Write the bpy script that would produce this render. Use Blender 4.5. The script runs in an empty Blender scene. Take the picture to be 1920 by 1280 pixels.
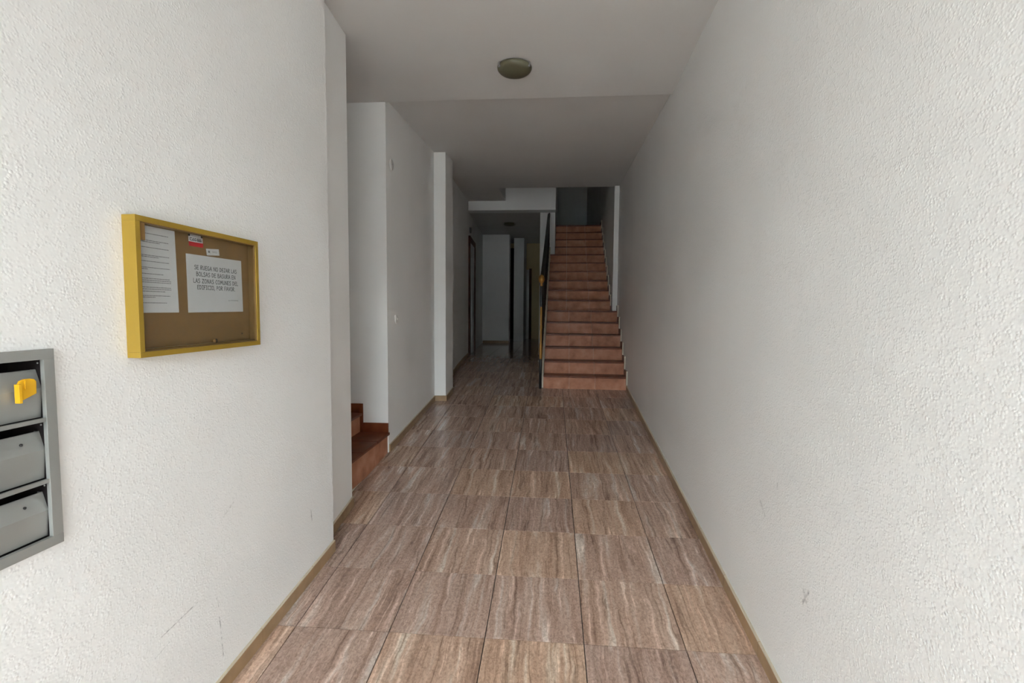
import bpy, bmesh, math, random
from mathutils import Vector, Matrix

random.seed(7)
scene = bpy.context.scene
COL = scene.collection

# ------------------------------------------------------------------ camera, light, exposure
T = 0.45                       # floor tile module (m)
S = 0.0982655                  # slope of the entrance ramp
CAM = Vector((0.73126, -2.08493, 1.49708))
YAW, PITCH, ROLL, FPX = -0.0798779, -0.0652269, 0.0076592, 898.34
fw = Vector((math.sin(YAW)*math.cos(PITCH), math.cos(YAW)*math.cos(PITCH), math.sin(PITCH)))
rt = Vector((math.cos(YAW), -math.sin(YAW), 0.0))
up = rt.cross(fw)
r2 = math.cos(ROLL)*rt + math.sin(ROLL)*up
u2 = -math.sin(ROLL)*rt + math.cos(ROLL)*up
cd = bpy.data.cameras.new('camera')
cd.sensor_width = 36.0
cd.lens = 36.0*FPX/1920.0
cd.clip_start = 0.02
cam = bpy.data.objects.new('camera', cd)
COL.objects.link(cam)
M = Matrix((r2, u2, -fw)).transposed().to_4x4()
M.translation = CAM
cam.matrix_world = M
scene.camera = cam

world = bpy.data.worlds.new('daylight')
scene.world = world
world.use_nodes = True
bg = world.node_tree.nodes['Background']
bg.inputs['Color'].default_value = (0.83, 0.945, 1.0, 1)
bg.inputs['Strength'].default_value = 34.0

DOOR_Y, DOOR_X0, DOOR_X1, DOOR_Z0, DOOR_Z1 = -6.2, -0.58, 1.42, -0.176, 3.05
pl = bpy.data.lights.new('doorway_portal', 'AREA')
pl.shape = 'RECTANGLE'
pl.size, pl.size_y = DOOR_X1-DOOR_X0, DOOR_Z1-DOOR_Z0
pl.cycles.is_portal = True
po = bpy.data.objects.new('doorway_portal', pl)
COL.objects.link(po)
po.location = ((DOOR_X0+DOOR_X1)/2, DOOR_Y-0.28, (DOOR_Z0+DOOR_Z1)/2)
po.rotation_euler = (math.radians(90), 0, 0)      # -Z axis looks along +Y into the hall

scene.view_settings.view_transform = 'Standard'
scene.view_settings.look = 'None'
scene.view_settings.gamma = 1.0
scene.view_settings.use_curve_mapping = False
scene.view_settings.exposure = 0.20
scene.cycles.use_denoising = True
scene.cycles.use_adaptive_sampling = True
scene.cycles.adaptive_threshold = 0.18
scene.cycles.adaptive_min_samples = 20
scene.cycles.max_bounces = 8
scene.cycles.diffuse_bounces = 7
scene.cycles.glossy_bounces = 3
scene.cycles.transparent_max_bounces = 6
scene.cycles.sample_clamp_indirect = 8.0

# ------------------------------------------------------------------ material helpers
def srgb(r, g, b):
    f = lambda c: (c/255/12.92) if c/255 <= 0.04045 else ((c/255+0.055)/1.055)**2.4
    return (f(r), f(g), f(b), 1.0)

def new_mat(name):
    m = bpy.data.materials.new(name)
    m.use_nodes = True
    nt = m.node_tree
    return m, nt, nt.nodes['Principled BSDF']

def N(nt, typ, **kw):
    n = nt.nodes.new(typ)
    for k, v in kw.items():
        setattr(n, k, v)
    return n

def L(nt, a, b):
    nt.links.new(a, b)

def ramp(nt, stops):
    n = nt.nodes.new('ShaderNodeValToRGB')
    el = n.color_ramp.elements
    while len(el) < len(stops):
        el.new(0.5)
    for e, (p, c) in zip(el, stops):
        e.position = p
        e.color = c if len(c) == 4 else (*c, 1)
    return n

def math_node(nt, op, a, b=None, clamp=False):
    n = nt.nodes.new('ShaderNodeMath')
    n.operation = op
    n.use_clamp = clamp
    for i, v in enumerate((a, b)):
        if v is None:
            continue
        if isinstance(v, (int, float)):
            n.inputs[i].default_value = v
        else:
            nt.links.new(v, n.inputs[i])
    return n.outputs[0]

def plain(name, col, rough=0.5, metal=0.0, spec=0.5, var=0.06, scale=8.0, bump=0.0, bscale=60.0):
    """a procedural material with a little mottling"""
    m, nt, b = new_mat(name)
    tc = N(nt, 'ShaderNodeTexCoord')
    no = N(nt, 'ShaderNodeTexNoise')
    no.inputs['Scale'].default_value = scale
    no.inputs['Detail'].default_value = 2
    L(nt, tc.outputs['Object'], no.inputs['Vector'])
    lo = tuple(max(0, c*(1-var)) for c in col[:3]) + (1,)
    hi = tuple(min(1, c*(1+var)) for c in col[:3]) + (1,)
    cr = ramp(nt, [(0.3, lo), (0.7, hi)])
    L(nt, no.outputs['Fac'], cr.inputs['Fac'])
    L(nt, cr.outputs['Color'], b.inputs['Base Color'])
    b.inputs['Roughness'].default_value = rough
    b.inputs['Metallic'].default_value = metal
    b.inputs['Specular IOR Level'].default_value = spec
    if bump:
        n2 = N(nt, 'ShaderNodeTexNoise')
        n2.inputs['Scale'].default_value = bscale
        n2.inputs['Detail'].default_value = 3
        L(nt, tc.outputs['Object'], n2.inputs['Vector'])
        bp = N(nt, 'ShaderNodeBump')
        bp.inputs['Strength'].default_value = bump
        bp.inputs['Distance'].default_value = 0.004
        L(nt, n2.outputs['Fac'], bp.inputs['Height'])
        L(nt, bp.outputs['Normal'], b.inputs['Normal'])
    return m

def plaster(name, col, bump=0.5, rough=0.36, spec=0.5, scale=95.0, marks=()):
    """spattered plaster paint; marks = scuffs [(y0,z0,y1,z1,width,strength)] with a shape of their own"""
    m, nt, b = new_mat(name)
    tc = N(nt, 'ShaderNodeTexCoord')
    big = N(nt, 'ShaderNodeTexNoise')
    big.inputs['Scale'].default_value = 1.6
    big.inputs['Detail'].default_value = 1
    L(nt, tc.outputs['Object'], big.inputs['Vector'])
    lo = tuple(c*0.965 for c in col[:3]) + (1,)
    cr = ramp(nt, [(0.35, lo), (0.65, col)])
    L(nt, big.outputs['Fac'], cr.inputs['Fac'])
    colour = cr.outputs['Color']
    if marks:
        sep = N(nt, 'ShaderNodeSeparateXYZ')
        L(nt, tc.outputs['Object'], sep.inputs[0])
        cmb = N(nt, 'ShaderNodeCombineXYZ')
        L(nt, sep.outputs['Y'], cmb.inputs['X'])
        L(nt, sep.outputs['Z'], cmb.inputs['Y'])
        brk = N(nt, 'ShaderNodeTexNoise')
        brk.inputs['Scale'].default_value = 55.0
        L(nt, tc.outputs['Object'], brk.inputs['Vector'])
        bk = math_node(nt, 'MULTIPLY', math_node(nt, 'SUBTRACT', brk.outputs['Fac'], 0.36), 4.0, True)
        total = None
        for (y0, z0, y1, z1, w, st) in marks:
            ab = Vector((y1-y0, z1-z0, 0))
            ap = N(nt, 'ShaderNodeVectorMath', operation='SUBTRACT')
            L(nt, cmb.outputs[0], ap.inputs[0])
            ap.inputs[1].default_value = (y0, z0, 0)
            dt = N(nt, 'ShaderNodeVectorMath', operation='DOT_PRODUCT')
            L(nt, ap.outputs[0], dt.inputs[0])
            dt.inputs[1].default_value = ab/ab.length_squared
            t = math_node(nt, 'ADD', dt.outputs['Value'], 0.0, True)
            sc = N(nt, 'ShaderNodeVectorMath', operation='SCALE')
            sc.inputs[0].default_value = ab
            L(nt, t, sc.inputs['Scale'])
            df = N(nt, 'ShaderNodeVectorMath', operation='DISTANCE')
            L(nt, ap.outputs[0], df.inputs[0])
            L(nt, sc.outputs[0], df.inputs[1])
            q = math_node(nt, 'SUBTRACT', 1.0, math_node(nt, 'DIVIDE', df.outputs['Value'], w), True)
            q = math_node(nt, 'MULTIPLY', q, st)
            total = q if total is None else math_node(nt, 'MAXIMUM', total, q)
        fac = math_node(nt, 'MULTIPLY', total, bk, True)
        mx = N(nt, 'ShaderNodeMix', data_type='RGBA')
        L(nt, fac, mx.inputs['Factor'])
        L(nt, colour, mx.inputs[6])
        mx.inputs[7].default_value = (0.16, 0.16, 0.17, 1)
        colour = mx.outputs[2]
    L(nt, colour, b.inputs['Base Color'])
    b.inputs['Roughness'].default_value = rough
    b.inputs['Specular IOR Level'].default_value = spec
    if bump:
        # spattered droplets over a fine grain
        vo = N(nt, 'ShaderNodeTexVoronoi', feature='F1')
        vo.inputs['Scale'].default_value = scale
        L(nt, tc.outputs['Object'], vo.inputs['Vector'])
        drop = ramp(nt, [(0.0, (1, 1, 1, 1)), (0.35, (0.55, 0.55, 0.55, 1)), (0.68, (0, 0, 0, 1))])
        L(nt, vo.outputs['Distance'], drop.inputs['Fac'])
        pres = N(nt, 'ShaderNodeTexNoise')
        pres.inputs['Scale'].default_value = scale*0.5
        pres.inputs['Detail'].default_value = 0
        L(nt, tc.outputs['Object'], pres.inputs['Vector'])
        prs = ramp(nt, [(0.34, (0.15, 0.15, 0.15, 1)), (0.66, (1, 1, 1, 1))])
        L(nt, pres.outputs['Fac'], prs.inputs['Fac'])
        hgt = math_node(nt, 'MULTIPLY', drop.outputs['Color'], prs.outputs['Color'])
        bp = N(nt, 'ShaderNodeBump')
        bp.inputs['Strength'].default_value = bump
        bp.inputs['Distance'].default_value = 0.0028
        L(nt, hgt, bp.inputs['Height'])
        L(nt, bp.outputs['Normal'], b.inputs['Normal'])
    return m

def travertine(name):
    m, nt, b = new_mat(name)
    tc = N(nt, 'ShaderNodeTexCoord')
    oi = N(nt, 'ShaderNodeObjectInfo')
    off = N(nt, 'ShaderNodeCombineXYZ')
    L(nt, math_node(nt, 'MULTIPLY', oi.outputs['Random'], 37.0), off.inputs['X'])
    L(nt, math_node(nt, 'MULTIPLY', oi.outputs['Random'], 91.0), off.inputs['Y'])
    L(nt, math_node(nt, 'MULTIPLY', oi.outputs['Random'], 13.0), off.inputs['Z'])
    add = N(nt, 'ShaderNodeVectorMath', operation='ADD')
    L(nt, tc.outputs['Object'], add.inputs[0])
    L(nt, off.outputs[0], add.inputs[1])
    wob = N(nt, 'ShaderNodeTexNoise')
    wob.inputs['Scale'].default_value = 7.0
    wob.inputs['Detail'].default_value = 1
    L(nt, add.outputs[0], wob.inputs['Vector'])
    wsc = N(nt, 'ShaderNodeVectorMath', operation='MULTIPLY')
    L(nt, wob.outputs['Color'], wsc.inputs[0])
    wsc.inputs[1].default_value = (0.032, 0.0, 0.0)
    wadd = N(nt, 'ShaderNodeVectorMath', operation='ADD')
    L(nt, add.outputs[0], wadd.inputs[0])
    L(nt, wsc.outputs[0], wadd.inputs[1])
    def stretched(sx, sy, detail, dist, rough=0.6):
        mp = N(nt, 'ShaderNodeMapping')
        mp.inputs['Scale'].default_value = (sx, sy, 1)
        L(nt, wadd.outputs[0], mp.inputs['Vector'])
        n = N(nt, 'ShaderNodeTexNoise')
        n.inputs['Scale'].default_value = 1.0
        n.inputs['Detail'].default_value = detail
        n.inputs['Roughness'].default_value = rough
        n.inputs['Distortion'].default_value = dist
        L(nt, mp.outputs[0], n.inputs['Vector'])
        return n.outputs['Fac']
    broad = stretched(13, 1.1, 3, 0.9)
    fine = stretched(28, 1.3, 4, 1.5, 0.60)
    spk = stretched(95, 60, 2, 0.8)
    crb = ramp(nt, [(0.30, (0.285, 0.185, 0.140, 1)), (0.44, (0.39, 0.265, 0.208, 1)),
                    (0.57, (0.445, 0.318, 0.255, 1)), (0.69, (0.53, 0.44, 0.38, 1))])
    L(nt, broad, crb.inputs['Fac'])
    crf = ramp(nt, [(0.34, (0.50, 0.465, 0.44, 1)), (0.43, (0.88, 0.87, 0.86, 1)), (0.58, (1, 1, 1, 1)), (0.66, (1.42, 1.45, 1.48, 1))])
    L(nt, fine, crf.inputs['Fac'])
    mul = N(nt, 'ShaderNodeMix', data_type='RGBA', blend_type='MULTIPLY')
    mul.inputs['Factor'].default_value = 0.85
    L(nt, crb.outputs['Color'], mul.inputs[6])
    L(nt, crf.outputs['Color'], mul.inputs[7])
    crs = ramp(nt, [(0.34, (0.62, 0.59, 0.57, 1)), (0.5, (1, 1, 1, 1)), (0.66, (1.36, 1.36, 1.34, 1))])
    L(nt, spk, crs.inputs['Fac'])
    mu2 = N(nt, 'ShaderNodeMix', data_type='RGBA', blend_type='MULTIPLY')
    mu2.inputs['Factor'].default_value = 0.55
    L(nt, mul.outputs[2], mu2.inputs[6])
    L(nt, crs.outputs['Color'], mu2.inputs[7])
    # every tile its own tone: some ochre, most pinkish brown
    tone = ramp(nt, [(0.0, (0.90, 0.90, 0.92, 1)), (0.45, (1.0, 0.98, 0.97, 1)), (0.80, (1.02, 1.0, 0.97, 1)), (0.95, (1.10, 1.05, 0.95, 1)), (1.0, (1.12, 1.07, 0.95, 1))])
    L(nt, oi.outputs['Random'], tone.inputs['Fac'])
    mu3 = N(nt, 'ShaderNodeMix', data_type='RGBA', blend_type='MULTIPLY')
    mu3.inputs['Factor'].default_value = 1.0
    L(nt, mu2.outputs[2], mu3.inputs[6])
    L(nt, tone.outputs['Color'], mu3.inputs[7])
    L(nt, mu3.outputs[2], b.inputs['Base Color'])
    b.inputs['Roughness'].default_value = 0.11
    b.inputs['Specular IOR Level'].default_value = 0.5
    return m

def terracotta(name, c_lo, c_mid, c_hi, rough, sc=9.0):
    m, nt, b = new_mat(name)
    tc = N(nt, 'ShaderNodeTexCoord')
    oi = N(nt, 'ShaderNodeObjectInfo')
    add = N(nt, 'ShaderNodeVectorMath', operation='ADD')
    sc_ = N(nt, 'ShaderNodeVectorMath', operation='SCALE')
    sc_.inputs[0].default_value = (31, 17, 53)
    L(nt, oi.outputs['Random'], sc_.inputs['Scale'])
    L(nt, tc.outputs['Object'], add.inputs[0])
    L(nt, sc_.outputs[0], add.inputs[1])
    n = N(nt, 'ShaderNodeTexNoise')
    n.inputs['Scale'].default_value = sc
    n.inputs['Detail'].default_value = 5
    L(nt, add.outputs[0], n.inputs['Vector'])
    cr = ramp(nt, [(0.28, c_lo), (0.5, c_mid), (0.74, c_hi)])
    L(nt, n.outputs['Fac'], cr.inputs['Fac'])
    L(nt, cr.outputs['Color'], b.inputs['Base Color'])
    b.inputs['Roughness'].default_value = rough
    b.inputs['Specular IOR Level'].default_value = 0.22
    return m

MAT = {}
L1_MARKS = [(0.342, 0.412, 0.352, 0.352, 0.006, 1.0), (-0.63, 0.385, -0.47, 0.405, 0.0035, 0.8), (-0.66, 0.33, -0.60, 0.345, 0.003, 0.5),
            (-0.36, 0.275, -0.345, 0.10, 0.0035, 0.8), (-0.372, 0.36, -0.362, 0.32, 0.004, 0.5), (-0.33, 0.66, -0.26, 0.70, 0.005, 0.3)]
R_MARKS = [(-0.338, 0.449, -0.377, 0.513, 0.009, 0.8), (-0.34, 0.50, -0.36, 0.47, 0.012, 0.5), (0.055, 0.665, 0.01, 0.625, 0.012, 0.35), (-0.10, 0.80, -0.10, 0.77, 0.01, 0.3)]
WHITE = (0.885, 0.885, 0.875, 1)
MAT['plaster_left'] = plaster('plaster_left', WHITE, 0.34, marks=L1_MARKS, scale=120)
MAT['plaster_right'] = plaster('plaster_right', WHITE, 0.42, marks=R_MARKS, scale=125)
MAT['plaster'] = plaster('plaster_white', WHITE, 0, rough=0.7, spec=0.12)
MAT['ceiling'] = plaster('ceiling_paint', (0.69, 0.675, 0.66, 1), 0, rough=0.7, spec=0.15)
MAT['plaster_cream'] = plaster('plaster_cream', (0.74, 0.62, 0.38, 1), 0, rough=0.7, spec=0.12)
MAT['tile'] = travertine('travertine_tile')
MAT['grout'] = plain('grout', srgb(50, 40, 34), 0.85)
MAT['skirt'] = plain('skirting_ceramic', (0.34, 0.22, 0.118, 1), 0.3, var=0.12, scale=14)
MAT['caulk'] = plain('cream_edge', (0.66, 0.60, 0.49, 1), 0.6)
MAT['skirt_top'] = plain('skirting_top', (0.50, 0.43, 0.32, 1), 0.5)
MAT['riser'] = terracotta('riser_tile', (0.33, 0.13, 0.07, 1), (0.46, 0.20, 0.112, 1), (0.55, 0.285, 0.185, 1), 0.5)
MAT['tread'] = terracotta('tread_tile', (0.095, 0.022, 0.008, 1), (0.145, 0.038, 0.013, 1), (0.19, 0.055, 0.021, 1), 0.34)
MAT['iron'] = plain('black_iron', (0.012, 0.012, 0.013, 1), 0.4)
MAT['brass'] = plain('brass', (0.30, 0.14, 0.025, 1), 0.4, metal=0.5)
MAT['goldframe'] = plain('gold_anodised', (0.37, 0.235, 0.028, 1), 0.45, metal=0.25, var=0.03)
MAT['panel'] = plain('brown_pinboard', (0.225, 0.128, 0.046, 1), 0.8, var=0.08, scale=30)
MAT['bronze'] = plain('bronze_trim', (0.20, 0.115, 0.04, 1), 0.5, spec=0.3)
MAT['paper'] = plain('paper', (0.62, 0.62, 0.65, 1), 0.7, var=0.025, scale=20)
MAT['ink'] = plain('ink', (0.02, 0.02, 0.022, 1), 0.7)
MAT['ink_grey'] = plain('ink_grey', (0.17, 0.17, 0.18, 1), 0.7)
MAT['red'] = plain('red_print', (0.55, 0.015, 0.025, 1), 0.5)
MAT['steel'] = plain('grey_steel', (0.33, 0.335, 0.318, 1), 0.42, metal=0.35, var=0.05, scale=5)
MAT['dark'] = plain('shade_display_black', (0.02, 0.016, 0.016, 1), 0.8, spec=0.05)  # near-black: shade painted into the mailbox slots and back gap, also the display
MAT['yellow'] = plain('yellow_plastic', (0.78, 0.42, 0.012, 1), 0.22)
MAT['lampglass'] = plain('satin_glass', (0.125, 0.115, 0.07, 1), 0.35)
MAT['whiteplastic'] = plain('white_plastic', (0.72, 0.71, 0.69, 1), 0.35)
MAT['lift'] = plain('lift_steel', (0.42, 0.43, 0.43, 1), 0.3, metal=0.8)
MAT['wood'] = plain('dark_wood', (0.075, 0.022, 0.012, 1), 0.5, spec=0.1, var=0.3, scale=6)
MAT['pavement'] = plain('pavement', (0.50, 0.49, 0.46, 1), 0.9, var=0.15, scale=3)
MAT['asphalt'] = plain('asphalt', (0.06, 0.06, 0.062, 1), 0.95, var=0.15, scale=3)
MAT['alu'] = plain('aluminium', (0.55, 0.55, 0.54, 1), 0.35, metal=0.8)
mg, ntg, bg_ = new_mat('pane_glass')
tr = N(ntg, 'ShaderNodeBsdfTransparent'); tr.inputs['Color'].default_value = (0.94, 0.95, 0.94, 1)
gl = N(ntg, 'ShaderNodeBsdfGlossy'); gl.inputs['Roughness'].default_value = 0.02
lw_ = N(ntg, 'ShaderNodeLayerWeight'); lw_.inputs['Blend'].default_value = 0.5
fr = ramp(ntg, [(0.0, (0.02, 0.02, 0.02, 1)), (0.75, (0.035, 0.035, 0.035, 1)), (1.0, (0.9, 0.9, 0.9, 1))])
L(ntg, lw_.outputs['Facing'], fr.inputs['Fac'])
mxg = N(ntg, 'ShaderNodeMixShader')
L(ntg, fr.outputs[0], mxg.inputs[0]); L(ntg, tr.outputs[0], mxg.inputs[1]); L(ntg, gl.outputs[0], mxg.inputs[2])
L(ntg, mxg.outputs[0], ntg.nodes['Material Output'].inputs['Surface'])
MAT['glass'] = mg

# ------------------------------------------------------------------ mesh helpers
class MB:
    """collects pieces of ONE part"""
    def __init__(self):
        self.v, self.f, self.mi = [], [], []
    def poly(self, vs, fs, mi=0):
        o = len(self.v)
        self.v += [tuple(p) for p in vs]
        self.f += [tuple(i+o for i in f) for f in fs]
        self.mi += [mi]*len(fs)
        return self
    def box(self, x0, x1, y0, y1, z0, z1, mi=0):
        vs = [(x, y, z) for z in (z0, z1) for x, y in ((x0, y0), (x1, y0), (x1, y1), (x0, y1))]
        return self.poly(vs, [(3, 2, 1, 0), (4, 5, 6, 7), (0, 1, 5, 4), (1, 2, 6, 5), (2, 3, 7, 6), (3, 0, 4, 7)], mi)
    def prism(self, pts, zb, zt, mi=0):
        """vertical prism on a footprint (counter-clockwise); zb/zt a number or a function of (x, y)"""
        a = sum(pts[i][0]*pts[(i+1) % len(pts)][1]-pts[(i+1) % len(pts)][0]*pts[i][1] for i in range(len(pts)))
        if a < 0:
            pts = pts[::-1]
        n = len(pts)
        g = lambda q, p: q(p[0], p[1]) if callable(q) else q
        vs = [(p[0], p[1], g(zb, p)) for p in pts] + [(p[0], p[1], g(zt, p)) for p in pts]
        fs = [tuple(reversed(range(n))), tuple(range(n, 2*n))]
        fs += [(i, (i+1) % n, n+(i+1) % n, n+i) for i in range(n)]
        return self.poly(vs, fs, mi)
    def extrude_yz(self, prof, x0, x1, mi=0):
        """profile [(y, z)] extruded along x"""
        n = len(prof)
        a = sum(prof[i][0]*prof[(i+1) % n][1]-prof[(i+1) % n][0]*prof[i][1] for i in range(n))
        if a < 0:
            prof = prof[::-1]
        vs = [(x0, y, z) for y, z in prof] + [(x1, y, z) for y, z in prof]
        fs = [tuple(reversed(range(n))), tuple(range(n, 2*n))] + [(i, (i+1) % n, n+(i+1) % n, n+i) for i in range(n)]
        return self.poly(vs, fs, mi)
    def lathe(self, prof, seg=20, c=(0, 0, 0), mi=0):
        """profile [(r, z)] turned about a vertical axis"""
        n = len(prof)
        vs = []
        for i in range(seg):
            a = 2*math.pi*i/seg
            vs += [(c[0]+r*math.cos(a), c[1]+r*math.sin(a), c[2]+z) for r, z in prof]
        fs = []
        for i in range(seg):
            j = (i+1) % seg
            for k in range(n-1):
                fs.append((i*n+k, j*n+k, j*n+k+1, i*n+k+1))
        fs.append(tuple(i*n for i in reversed(range(seg))))
        fs.append(tuple(i*n+n-1 for i in range(seg)))
        return self.poly(vs, fs, mi)
    def tube(self, a, b, r, seg=8, mi=0):
        a, b = Vector(a), Vector(b)
        d = (b-a).normalized()
        s = d.cross(Vector((0, 0, 1)) if abs(d.z) < 0.9 else Vector((1, 0, 0))).normalized()
        t = d.cross(s)
        vs = []
        for p in (a, b):
            vs += [p+r*(math.cos(2*math.pi*i/seg)*s+math.sin(2*math.pi*i/seg)*t) for i in range(seg)]
        fs = [(i, (i+1) % seg, seg+(i+1) % seg, seg+i) for i in range(seg)]
        fs += [tuple(reversed(range(seg))), tuple(range(seg, 2*seg))]
        return self.poly(vs, fs, mi)
    def mesh(self, name, mats, smooth=False, bevel=0.0):
        me = bpy.data.meshes.new(name)
        me.from_pydata(self.v, [], self.f)
        for m in (mats if isinstance(mats, (list, tuple)) else [mats]):
            me.materials.append(MAT[m])
        me.polygons.foreach_set('material_index', self.mi)
        bm = bmesh.new()
        bm.from_mesh(me)
        bmesh.ops.recalc_face_normals(bm, faces=bm.faces)
        if bevel:
            bmesh.ops.bevel(bm, geom=list(bm.edges), offset=bevel, segments=2, affect='EDGES', profile=0.6)
        bm.to_mesh(me)
        bm.free()
        if smooth:
            me.polygons.foreach_set('use_smooth', [len(p.vertices) <= 4 for p in me.polygons])
        me.update()
        return me
    def build(self, name, mats, parent=None, loc=(0, 0, 0), rot=(0, 0, 0), smooth=False, bevel=0.0):
        return link(name, self.mesh(name, mats, smooth, bevel), parent, loc, rot)

def link(name, me, parent=None, loc=(0, 0, 0), rot=(0, 0, 0)):
    o = bpy.data.objects.new(name, me)
    COL.objects.link(o)
    o.parent = parent
    o.location = loc
    o.rotation_euler = rot
    return o

def thing(name, label, cat, loc=(0, 0, 0), rot=(0, 0, 0), group=None):
    o = link(name, None, None, loc, rot)
    o.empty_display_size = 0.1
    return tag(o, label, cat, group)

def tag(o, label, cat, group=None):
    o['label'] = label
    o['category'] = cat
    if group:
        o['group'] = group
    return o

def struct(o, label):
    o['kind'] = 'structure'
    o['label'] = label
    return o

# ------------------------------------------------------------------ the hall in plan
RAMP0, RAMP1 = -4*T/math.hypot(1, S), 14*T/math.hypot(1, S)
RA, RB = 5.0, 2*RAMP1-5.0                 # the ramp eases out into the level back hall
def zf(y):
    y = max(y, RAMP0)
    if y <= RA:
        return S*y
    t = min(y, RB)-RA
    return S*(RA+t-t*t/(2*(RB-RA)))
xL1 = lambda y: -0.553+0.0217*y
xR = lambda y: 1.661+0.0235*y
CZ = 3.310                               # front ceiling
zc2 = lambda x, y: 3.312+0.046*(y-2.08)  # rear ceiling, rising away from the entrance
zc3 = lambda x, y: 3.367+0.031*(y-7.0)    # low ceiling of the back hall
TOP = 6.2
WB = -0.45

# ---- floor slab and its tiles
fb = MB()
g = 0.0105
secs = [(q, -3.3, 2.2) for q in [DOOR_Y-.25, RAMP0]+[RA+k*(RB-RA)/8 for k in range(9)]+[13.2]]
for (ya, xa, xb), (yb, _, _) in zip(secs[:-1], secs[1:]):
    fb.prism([(xa, ya), (xb, ya), (xb, yb), (xa, yb)], WB, lambda x, y: zf(y)-g)
floor = struct(fb.build('floor', 'grout'), 'ramped hall floor of glossy travertine-look brown tiles')

# left and right limits of the tiled floor for a row y0..y1 (tiles run under the skirting)
def xlo(y0, y1):
    m = (y0+y1)/2
    c = []
    for a, b, f in ((-9, .593, xL1), (.593, 1.118, lambda y: -0.65), (1.118, 2.075, lambda y: -0.735),
                    (2.075, 3.72, lambda y: -0.715), (3.72, 4.15, lambda y: -0.56), (4.15, 7.0, lambda y: -0.71-0.0456*(y-4.15)), (7.0, 20, lambda y: -0.85-0.064*(y-7))):
        lo, hi = max(a, y0), min(b, y1)
        if hi > lo:
            c += [f(lo), f(hi)]
    return min(c)
def xhi(y0, y1):
    if y0 > 4.5:
        return 0.60 if y1 < 7.3 else 0.50
    return max(xR(y0), xR(y1))

JOINT = 0.0042
def tile_mesh(w, d):
    mb = MB()
    a, b, h, e = w/2, d/2, 0.010, 0.0007
    vs = [(-a, -b, -h), (a, -b, -h), (a, b, -h), (-a, b, -h), (-a, -b, -e), (a, -b, -e), (a, b, -e), (-a, b, -e),
          (-a+e, -b+e, 0), (a-e, -b+e, 0), (a-e, b-e, 0), (-a+e, b-e, 0)]
    fs = [(3, 2, 1, 0), (8, 9, 10, 11)] + [(i, (i+1) % 4, 4+(i+1) % 4, 4+i) for i in range(4)] + [(4+i, 4+(i+1) % 4, 8+(i+1) % 4, 8+i) for i in range(4)]
    mb.poly(vs, fs)
    return mb.mesh('floor_tile', 'tile')
FULL = tile_mesh(T-JOINT, T-JOINT)
cache = {}
dy = T/math.hypot(1, S)
rows = [(r*dy, (r+1)*dy) for r in range(-4, 11)]
while rows[-1][1] < 8.9:
    a = rows[-1][1]
    b = a+T
    for _ in range(4):
        b = a+math.sqrt(T*T-(zf(b)-zf(a))**2)
    rows.append((a, b))
rows = [(RAMP0-(k+1)*T, RAMP0-k*T) for k in range(9, -1, -1)] + rows
def lay_tile(x0, x1, y0, y1):
    z0, z1 = zf(y0), zf(y1)
    d = math.hypot(y1-y0, z1-z0)
    w = x1-x0
    if w < 0.02:
        return
    if abs(w-T) < 1e-4 and abs(d-T) < 1e-3:
        me = FULL
    else:
        k = (round(w, 3), round(d, 3))
        if k not in cache:
            cache[k] = tile_mesh(k[0]-JOINT, k[1]-JOINT)
        me = cache[k]
    link('floor_tile', me, floor, ((x0+x1)/2, (y0+y1)/2, (z0+z1)/2+random.uniform(-0.0004, 0.0003)),
         (math.atan2(z1-z0, y1-y0), 0, 0))
for y0, y1 in rows:
    lo, hi = xlo(y0, y1), xhi(y0, y1)
    k = math.floor(lo/T)
    while k*T < hi:
        lay_tile(max(k*T, lo), min((k+1)*T, hi), y0, y1)
        k += 1
# beyond, where single tiles can no longer be told apart
fm = MB()
yend = rows[-1][1]
y = yend
while y < 12.9:
    x = -1.35
    while x < 0.5:
        fm.box(x+.0015, min(x+T, .5)-.0015, y+.0015, y+T-.0015, zf(9)-.01, zf(9))
        x += T
    y += T
o = fm.build('distant_floor_tiles', 'tile', floor)
o['kind'] = 'stuff'

# ---- walls
def wall(name, label, prisms, mat='plaster'):
    mb = MB()
    for pts, zb, zt in prisms:
        mb.prism(pts, zb, zt)
    return struct(mb.build(name, mat), label)

# left wall by the entrance, with a niche for the mailboxes
MBY0, MBY1, MBZ0, MBZ1 = -1.292, -0.942, 0.875, 1.383
def l1(ya, yb, xin=None):
    return [(xL1(ya) if xin is None else xin, ya), (xL1(yb) if xin is None else xin, yb), (-1.0, yb), (-1.0, ya)]
wall('wall_left', 'white spattered plaster wall on the left, near the entrance', [
    (l1(DOOR_Y, MBY0), WB, CZ+.2), (l1(MBY1, .593), WB, CZ+.2), (l1(MBY0, MBY1), WB, MBZ0), (l1(MBY0, MBY1), MBZ1, CZ+.2),
    (l1(MBY0, MBY1, -0.75), MBZ0, MBZ1)], 'plaster_left')
wall('wall_left_recess', 'narrow white wall strip set back beside the side stairs', [
    ([(-0.618, .593), (-0.648, 1.118), (-3.2, 1.118), (-3.2, .593)], WB, CZ+.2)])
wall('wall_left_middle', 'white wall between the side stairs and the pillar', [
    ([(-0.715, 2.075), (-0.695, 3.72), (-3.2, 3.72), (-3.2, 2.075)], WB, 3.6)])
wall('wall_pillar', 'white square pillar standing out of the left wall', [
    ([(-1.2, 3.72), (-0.555, 3.73), (-0.552, 4.15), (-1.2, 4.15)], WB, 3.6)])
wall('wall_left_far', 'shaded white wall beyond the pillar', [
    ([(-0.71, 4.15), (-0.84, 7.0), (-1.4, 7.0), (-1.4, 4.15)], WB, 3.8)])
wall('wall_lift', 'dark white wall of the back hall with the lift', [
    ([(-0.85, 7.0), (-1.08, 10.6), (-1.6, 10.6), (-1.6, 7.0)], WB, 3.8)])
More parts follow.
